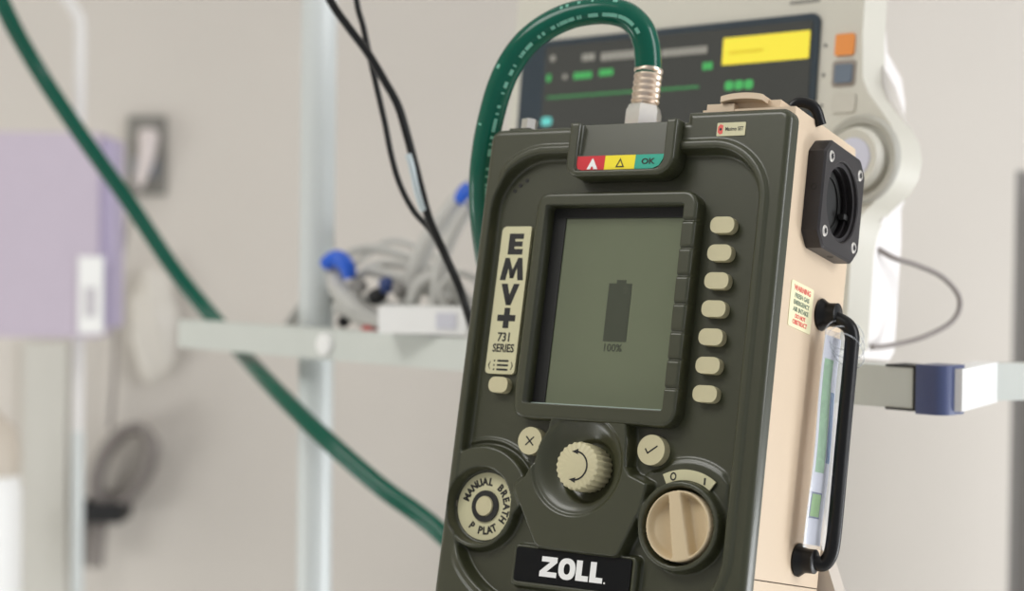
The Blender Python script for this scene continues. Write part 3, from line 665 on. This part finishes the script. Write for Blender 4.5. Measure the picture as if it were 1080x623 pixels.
rear = [(-345, 60), (-330, 70), (24, 70), (40, 52)] + edge2 + [(44, zb + 8), (40, zb), (-338, zb), (-345, zb + 8)]
prism(bm, rear, lambda a, b: ML(a, 30, b), lambda a, b: ML(a - (SH.get(b, 12 if b < 0 else 46) if a > 0 else 0), 100, b)); bmobj('rear_housing', bm, M['monside'], mo, bev=.007, seg=3)
sf = mplate('screen_frame', rrect(-342, 3, -235, 0, 8), -3, 4, M['frame'], bev=1.5)
sc_ = mplate('screen', rrect(-310, -3, -225, -6, 3), -3.5, -1, M['scr'])
al = mplate('alert_bar', rrect(-96, -5, -38.5, -14.5, 1), -4, -3.4, M['ey'], sc_, smooth=False)
def blob(name, a, b, wd, h, m, n=1, gap=0):
    bm = bmesh.new()
    for i in range(n):
        x = a + i * (wd + gap); prism(bm, rrect(x, x + wd, b - h / 2, b + h / 2, min(wd, h) * .3, 3), lambda p, q: ML(p, -4, q), lambda p, q: ML(p, -3.4, q))
    return bmobj(name, bm, m, sc_, smooth=False)
blob('screen_reading', -262, -20, 4.6, 7, M['ew'], 3, .8); blob('screen_reading', -238, -21, 6, 8, M['ew'], 6, 1); blob('screen_reading', -165, -23, 4.4, 7, M['ew'], 10, .8)
blob('screen_reading', -303, -18, 6, 6, M['ew'], 1, 1); blob('screen_reading', -271, -37, 5, 6.5, M['eg'], 4, .8); blob('screen_reading', -239, -36, 5, 6.5, M['eg'], 3, .8)
blob('screen_reading', -285, -37, 5, 5, M['ew'], 1); blob('screen_reading', -306, -37, 5, 7, M['eg'], 1); blob('screen_reading', -117, -38, 4.8, 7, M['eg'], 2, .8); blob('screen_reading', -91, -57, 9, 8, M['eg'], 3, 1.5)
blob('screen_reading', -309, -79, 13, 8, M['ec'], 1)
bm = bmesh.new(); pts = [(-304 + 2 * i, -56 + (.15 * math.sin(i * .8))) for i in range(93)]
prism(bm, [(x, z + 1.1) for x, z in pts] + [(x, z - 1.1) for x, z in pts[::-1]], lambda p, q: ML(p, -4, q), lambda p, q: ML(p, -3.4, q)); bmobj('waveform_trace', bm, M['egd'], sc_, smooth=False)
blob('alert_text', -88, -28, 3, 3, mat('olive_text', (190, 176, 40), .5, emit=.6), 9, 1)
mplate('orange_key', rrect(19.5, 37.5, -38, -20, 2), -2.5, 2, M['orange'], bev=.8)['label'] = 'orange square key'
mplate('blue_grey_key', rrect(20.5, 37.5, -61, -45.5, 2), -2.5, 2, M['bluegrey'], bev=.8)
mplate('key_surround', rrect(17.5, 40, -64, -42, 3), -.9, 2, mat('brown_grey', (150, 140, 130), .5), bev=.4)
mplate('pale_key', rrect(19, 42, -86, -70, 3), -1.6, 2, mat('pale_grey_key', (200, 196, 184), .5), bev=.8)
for z in (-28, -53, -79): mplate('indicator_lamp', circ(8.5, z, 1.6, 14), -.8, 2, M['grey'])
bm = bmesh.new()
for i in range(9): prism(bm, rrect(-30 + i * 3.4, -27.6 + i * 3.4, 9.5, 13, .4, 2), lambda p, q: ML(p, -.5, q), lambda p, q: ML(p, .5, q))
bmobj('small_lettering', bm, M['grey'], mo, smooth=False)
bm = bmesh.new(); ko = ML(50, 0, -126); ax = Vector((0, -1, 0))
lathe(bm, [(p * MK, q * MK) for p, q in ((.0375, -.001), (.0375, .002), (.035, .005), (.030, .0035), (.029, .001))], ko, ax, 56); bmobj('dial_surround', bm, mat('dial_surround_grey', (178, 176, 166), .45), mo)
bm = bmesh.new(); lathe(bm, [(p * MK, q * MK) for p, q in ((.026, 0), (.026, .010), (.0235, .014), (.019, .0125), (.002, .0115))], ko, ax, 56); dl = bmobj('rotary_dial', bm, M['mon'], mo)
bm = bmesh.new(); lathe(bm, [(p * MK, q * MK) for p, q in ((.0175, .0115), (.0165, .0135), (.002, .0137))], ko, ax, 40); bmobj('dial_centre', bm, mat('pale_lilac_plastic', (208, 208, 222), .3), dl)

# ------------------------------------------------------------------ cables
def cable(name, pts, r, m, label, cat, group=None, n=8, seg=10):
    path = catmull([at(*p) for p in pts], n); o0 = path[0].copy()
    bm = bmesh.new(); tube(bm, [p - o0 for p in path], r, seg); o = bmobj(name, bm, m); o.location = o0
    return setp(o, label, cat, group)
cable('power_cable', [(372, -60, 1.19), (376, 0, 1.19), (383, 28, 1.19), (390, 60, 1.19), (398, 95, 1.19), (406, 130, 1.19), (413, 165, 1.19), (422, 195, 1.19), (436, 222, 1.195), (454, 243, 1.2), (470, 272, 1.205), (484, 305, 1.21), (494, 338, 1.22), (520, 420, 1.24), (540, 560, 1.25), (545, 800, 1.25)], .0021, M['rubber'], 'thinner black cable forming the left side of the narrow loop beside the pole', 'cable')
ck = cable('power_cable', [(318, -60, 1.175), (348, 0, 1.175), (367, 28, 1.175), (388, 56, 1.175), (406, 86, 1.175), (420, 112, 1.175), (430, 145, 1.175), (437, 172, 1.175), (444, 200, 1.178), (453, 232, 1.183), (467, 264, 1.193), (484, 302, 1.2), (497, 340, 1.215), (530, 430, 1.235), (560, 560, 1.25), (565, 800, 1.25)], .0029, M['rubber'], 'thicker black cable forming the right side of the narrow loop beside the pole', 'cable')
bm = bmesh.new(); tube(bm, [p - ck.location for p in catmull([at(430.5, 163, 1.172), at(434, 175, 1.171), at(440, 202, 1.174), at(446, 222, 1.178)], 6)], .0023, 14); bmobj('gleam_strip', bm, mat('cable_gleam', (188, 200, 204), .35, metal=.3), ck)  # pale strip painting the gleam beside the thicker black cable
cable('monitor_cable', [(925, 262, 1.215), (943, 272, 1.215), (968, 280, 1.222), (995, 293, 1.230), (1012, 315, 1.237), (1005, 338, 1.237), (975, 355, 1.230), (940, 364, 1.222), (920, 366, 1.208)], .002, M['darkc'], 'thin grey cable looping out from the right of the white monitor', 'cable')
gl = 'bundled grey leads on the trolley shelf'
leads = [
    ([(352, 275, 2.0), (352, 300, 1.99), (368, 320, 1.97), (390, 335, 1.96), (418, 342, 1.95), (450, 345, 1.93)], .009, 'thick pale lead curling under the blue clip by the pole'),
    ([(300, 345, 2.12), (318, 318, 2.1), (340, 300, 2.08), (352, 278, 2.05), (380, 262, 2.05), (420, 268, 2.03), (455, 285, 2.0), (470, 320, 1.97)], .0045, 'pale lead rising left of the pole and arching over the bundle'),
    ([(360, 290, 2.1), (385, 268, 2.1), (410, 254, 2.1), (440, 262, 2.1), (470, 282, 2.08), (490, 320, 2.05)], .003, 'thin grey lead making the highest arch on the shelf'),
    ([(425, 330, 1.95), (433, 290, 1.95), (448, 255, 1.95), (470, 225, 1.95), (492, 200, 1.95), (520, 180, 1.95)], .0085, 'thick grey lead climbing to the blue clip beside the ventilator'),
    ([(455, 325, 1.92), (462, 280, 1.92), (478, 240, 1.92), (498, 212, 1.92), (520, 195, 1.92)], .006, 'grey lead climbing closest to the ventilator edge'),
    ([(388, 285, 1.99), (410, 290, 1.98), (440, 300, 1.96), (465, 318, 1.95), (492, 325, 1.94)], .0055, 'grey lead lying across the middle of the bundle'),
    ([(308, 350, 2.1), (330, 325, 2.07), (358, 312, 2.04), (392, 318, 2.0), (420, 325, 1.97)], .004, 'grey lead lying low to the left of the pole foot'),
    ([(470, 330, 1.9), (462, 305, 1.9), (478, 288, 1.9), (500, 296, 1.9), (505, 320, 1.9)], .0032, 'small looped grey lead above the white box'),
    ([(303, 341, 2.12), (314, 326, 2.1), (330, 308, 2.1), (346, 298, 2.09), (360, 306, 2.06), (368, 330, 2.02)], .0055, 'grey lead folded over low behind the pole'),
    ([(352, 322, 1.99), (360, 326, 1.98), (370, 334, 1.97), (384, 339, 1.95), (402, 341, 1.93), (414, 341, 1.92)], .005, 'short grey lead lying just behind the front rail, right of the pole'),
    ([(430, 320, 1.93), (440, 300, 1.93), (458, 292, 1.93), (474, 300, 1.92), (486, 316, 1.92), (500, 324, 1.92)], .007, 'thick grey lead bending over directly behind the white box'),
    ([(352, 330, 2.0), (370, 300, 2.0), (392, 280, 2.0), (425, 280, 1.99), (450, 300, 1.97), (455, 330, 1.95)], .0042, 'grey lead arching over the dark plugs'),
]
LD = lambda P: [(x + 3, y, d * .75 + .06) for x, y, d in P]
for p, r, lbt in leads: cable('monitor_lead', LD(p), r * .98, M['cable'], lbt, 'lead', gl)
def blobthing(name, pts, r0, m, label, cat, group=None):
    path = catmull([at(*p) for p in LD(pts)], 6); o0 = path[0].copy(); bm = bmesh.new()
    tube(bm, [p - o0 for p in path], lambda t: .78 * r0 * (.72 + .38 * math.sin(PI * t) ** .5), 14); o = bmobj(name, bm, m); o.location = o0; return setp(o, label, cat, group)
blobthing('cable_clip', [(338, 280, 1.985), (352, 272, 1.98), (363, 281, 1.975), (366, 294, 1.975)], .0090, M['blue'], 'bright blue clip on the thick lead beside the pole', 'clip')
blobthing('cable_clip', [(483, 216, 1.94), (490, 205, 1.94), (496, 197, 1.94)], .0115, M['blue'], 'bright blue clip high on the leads beside the ventilator edge', 'clip')
blobthing('lead_plug', [(494, 222, 1.9), (501, 213, 1.9)], .008, M['dkblue'], 'small dark blue plug against the left edge of the ventilator', 'plug')
blobthing('lead_plug', [(398, 303, 1.94), (412, 298, 1.94)], .009, M['dkblue'], 'dark blue plug lying in the middle of the leads', 'plug')
blobthing('lead_plug', [(386, 316, 1.95), (404, 308, 1.95)], .0085, M['strap'], 'black plug left of the dark blue plug among the leads', 'plug')
blobthing('lead_plug', [(372, 296, 1.95), (380, 308, 1.95)], .0085, M['post'], 'small grey plug just under the blue clip by the pole', 'plug')
blobthing('lead_plug', [(412, 308, 1.93), (424, 304, 1.93)], .009, M['post'], 'grey plug right of the dark blue plug among the leads', 'plug')
blobthing('lead_plug', [(355, 343, 1.99), (366, 333, 1.99)], .0065, M['strap'], 'black plug lying low near the rail by the pole foot', 'plug')
blobthing('lead_plug', [(379, 346.5, 1.945), (396, 346.5, 1.94)], .0032, mat('red_plastic', (200, 70, 70), .5), 'small red plug lying on the rail left of the white box', 'plug')
# white adapter box
q = at(454, 340, 1.44); bo = empty('adapter_box', q, Matrix.Rotation(-rad(18), 3, 'Z')); setp(bo, 'white plastic adapter box on the trolley shelf left of the ventilator', 'adapter')
bm = bmesh.new(); box(bm, (-.039, -.02, -.009), (.039, .02, .0135)); bmobj('box_body', bm, M['cap'], bo, bev=.003, seg=3)
bm = bmesh.new(); box(bm, (.013, -.0215, -.004), (.030, -.0195, .009)); bmobj('box_socket', bm, mat('pale_grey_plastic', (205, 205, 214), .5), bo, bev=.0008)

# ------------------------------------------------------------------ left background
# infusion pole with pump
iv = empty('iv_pole', Vector((at(83, 300, 2.45).x, at(83, 300, 2.45).y, 0))); setp(iv, 'thin white hooked pole standing at the left against the wall', 'pole')
ivo = iv.location
def hor(p): return p - ivo
a = at(84, 100, 2.45); zz = [at(82, y, 2.45).z for y in (135, 30, 8, -8)]
bm = bmesh.new(); x0 = 0
path = [Vector((0, 0, .03)), Vector((0, 0, 1.0)), Vector((0, 0, zz[0])), Vector((0, 0, zz[1])), Vector((-.006, 0, zz[1] + .02)), Vector((-.022, 0, zz[2] + .015)), Vector((-.05, 0, zz[2] + .035)), Vector((-.09, 0, zz[2] + .06))]
tube(bm, catmull(path, 6), .0078, 20); bmobj('pole_tube', bm, M['whitepole'], iv)
bm = bmesh.new(); tube(bm, [Vector((0, 0, .03)), Vector((0, 0, at(82, 455, 2.45).z))], .0088, 20); bmobj('lower_sleeve', bm, M['pole'], iv)
bm = bmesh.new(); lathe(bm, [(.1, 0), (.1, .015), (.03, .035), (.012, .04)], (0, 0, 0), (0, 0, 1), 40); bmobj('foot', bm, M['whitepole'], iv)
# lilac pump
p0 = at(-40, 355, 2.36); p1 = at(104, 140, 2.36)
pu = empty('infusion_pump', Vector(((p0.x + p1.x) / 2, p0.y + .05, p0.z))); setp(pu, 'pale lilac box-shaped pump clamped to the thin pole at the left edge', 'pump')
hw, hh = (p1.x - p0.x) / 2, p1.z - p0.z
bm = bmesh.new(); box(bm, (-hw, -.045, 0), (hw, .035, hh)); bmobj('pump_body', bm, M['lilac'], pu, bev=.008, seg=3)
bm = bmesh.new(); box(bm, (hw - .004, -.03, .014), (hw + .018, .034, hh - .008)); bmobj('pump_side', bm, mat('dark_lilac', (178, 168, 194), .5, noise=.02), pu, bev=.005)  # slightly darker right side of the pump box
q = at(84, 312, 2.3) - pu.location
bm = bmesh.new(); box(bm, (q.x - .017, -.049, q.z - .053), (q.x + .017, -.044, q.z + .053)); bmobj('pump_label', bm, M['cap'], pu, bev=.001)
bm = bmesh.new(); box(bm, (q.x - .008, -.0505, q.z - .03), (q.x + .008, -.0485, q.z + .01)); bmobj('label_print', bm, mat('faded_print', (196, 192, 196), .5), pu, smooth=False)
bm = bmesh.new(); box(bm, (ivo.x - pu.location.x - .02, .03, .06), (ivo.x - pu.location.x + .02, ivo.y - pu.location.y + .012, .12)); bmobj('pole_clamp', bm, M['grey'], pu, bev=.003)
# wall outlet with plug
YW = 2.95
def wallpt(px, py):
    r = at(px, py, 1) - Vector((0, 0, CAMZ)); s_ = YW / r.y; return r * s_ + Vector((0, 0, CAMZ))
a, b = wallpt(136, 205), wallpt(176, 123); c_ = (a + b) / 2
ou = empty('wall_outlet', Vector((c_.x, YW, a.z))); setp(ou, 'grey rectangular outlet plate on the wall at upper left', 'outlet')
bm = bmesh.new(); box(bm, (a.x - c_.x, -.012, 0), (b.x - c_.x, 0, b.z - a.z)); bmobj('outlet_plate', bm, M['grey'], ou, bev=.003)
bm = bmesh.new(); box(bm, (-.024, -.016, .03), (.02, -.010, .062)); bmobj('socket_face', bm, mat('slate_plastic', (140, 146, 156), .5), ou, bev=.002)
a = wallpt(158, 165)
pg = empty('wall_plug', Vector((a.x, YW - .012, a.z - .04))); setp(pg, 'white plug pushed into the grey wall outlet with its cord hanging down', 'plug')
bm = bmesh.new(); tube(bm, catmull([Vector((.004, -.02, .075)), Vector((.006, -.03, .06)), Vector((.004, -.035, .035)), Vector((-.004, -.03, .008)), Vector((-.01, -.026, -.012))], 6), lambda t: .0175 - .0105 * t ** 1.5, 20); bmobj('plug_body', bm, mat('pinkish_white_plastic', (226, 216, 214), .45), pg)
e = [wallpt(152, 190), wallpt(146, 215), wallpt(136, 260), wallpt(130, 300), wallpt(128, 350), wallpt(126, 400), wallpt(122, 450)]
bm = bmesh.new(); tube(bm, catmull([Vector((p.x - pg.location.x, -.03, p.z - pg.location.z)) for p in e], 6), .0042, 10); bmobj('cord', bm, M['darkc'], pg)
# hanging coil of tubing with a strap
cc = wallpt(139, 486); co = empty('coiled_cable', Vector((cc.x, YW - .05, cc.z - .13))); setp(co, 'grey coiled cable held by a black strap, hanging beside the thin pole at lower left', 'cable')
o0 = co.location
for k in range(1):
    bm = bmesh.new(); rnd = random.Random(5)
    for j in range(7):
        path = []; px = .036 + .008 * rnd.random(); pz = .058 + .012 * rnd.random(); ox = rnd.uniform(-.006, .006); oz = rnd.uniform(-.006, .006)
        for i in range(33):
            t = 2 * PI * i / 32; path.append(Vector((cc.x - o0.x + ox + px * math.cos(t) + .022 * math.sin(t), -.035 + .01 * j, cc.z - o0.z + oz + pz * math.sin(t))))
        tube(bm, path, .0046, 10, caps=False)
    bmobj('coil', bm, M['darkc'], co)
q = wallpt(119, 530) - o0; bm = bmesh.new(); box(bm, (q.x - .035, -.048, q.z - .020), (q.x + .035, .036, q.z + .014)); bmobj('strap', bm, M['strap'], co, bev=.006)
bm = bmesh.new()
for j in range(5):
    a = wallpt(100 + 5 * j, 540) - o0; b = wallpt(92 + 6 * j, 590) - o0; tube(bm, [Vector((a.x, -.03 + .012 * (j % 3), a.z)), Vector((b.x, -.03 + .012 * (j % 3), b.z))], .0052, 10)
bmobj('coil_tail', bm, M['darkc'], co)
# polythene bag hanging by the outlet
bc = wallpt(166, 338); bg = bmesh.new(); bmesh.ops.create_icosphere(bg, subdivisions=4, radius=1)
for v in bg.verts:
    n = v.co.copy(); k = 1 + .07 * math.sin(7 * n.x + 4 * n.z) + .05 * math.sin(11 * n.z + 5 * n.y)
    v.co = Vector((n.x * .042 * k * (1 - .25 * n.z), n.y * .02 * k, n.z * .095 * k))
o = bmobj('plastic_bag', bg, M['bag']); o.location = (bc.x, YW - .034, bc.z); setp(o, 'pale polythene bag hanging on the wall below the outlet', 'bag')
# canister at the left edge
q = at(-14, 623, 2.3); q2 = at(-14, 425, 2.3)
ca = empty('suction_canister', Vector((q.x, q.y, 0))); setp(ca, 'tall white canister with a beige lid at the lower left corner', 'canister')
bm = bmesh.new(); lathe(bm, [(.045, .0), (.045, q2.z - .12), (.042, q2.z - .1), (.036, q2.z - .09)], (0, 0, 0), (0, 0, 1), 40); bmobj('canister_body', bm, M['cap'], ca)
bm = bmesh.new(); lathe(bm, [(.042, q2.z - .095), (.044, q2.z - .07), (.036, q2.z - .03), (.012, q2.z - .01)], (0, 0, 0), (0, 0, 1), 40); bmobj('canister_lid', bm, mat('beige_lid', (196, 186, 172), .5), ca)
# wall trims: broad pale strip at left, dark post edge at right
a, b = wallpt(28, 400), wallpt(74, 400)
bm = bmesh.new(); box(bm, (a.x, YW - .02, 0), (b.x, YW, wallpt(40, 360).z)); struct(bmobj('trim_1', bm, mat('grey_green_paint', (206, 204, 196), .6, noise=.02), bev=.004))
a = at(1069, 300, 2.0); z_ = at(1069, 180, 2.0).z
po = empty('grey_locker', Vector((a.x, a.y, 0)), Matrix.Rotation(-rad(17), 3, 'Z')); setp(po, 'dark grey upright cabinet edge at the right border', 'cabinet')
bm = bmesh.new(); box(bm, (0, 0, .0), (.4, .4, z_)); bmobj('cabinet_body', bm, M['post'], po, bev=.005)
bm = bmesh.new(); box(bm, (.02, -.006, .05), (.38, .001, z_ - .04)); d_ = bmobj('door', bm, M['post'], po, bev=.003)
bm = bmesh.new(); tube(bm, [Vector((.33, -.02, .8)), Vector((.33, -.02, .95))], .006, 12); bmobj('door_handle', bm, M['steel'], d_)
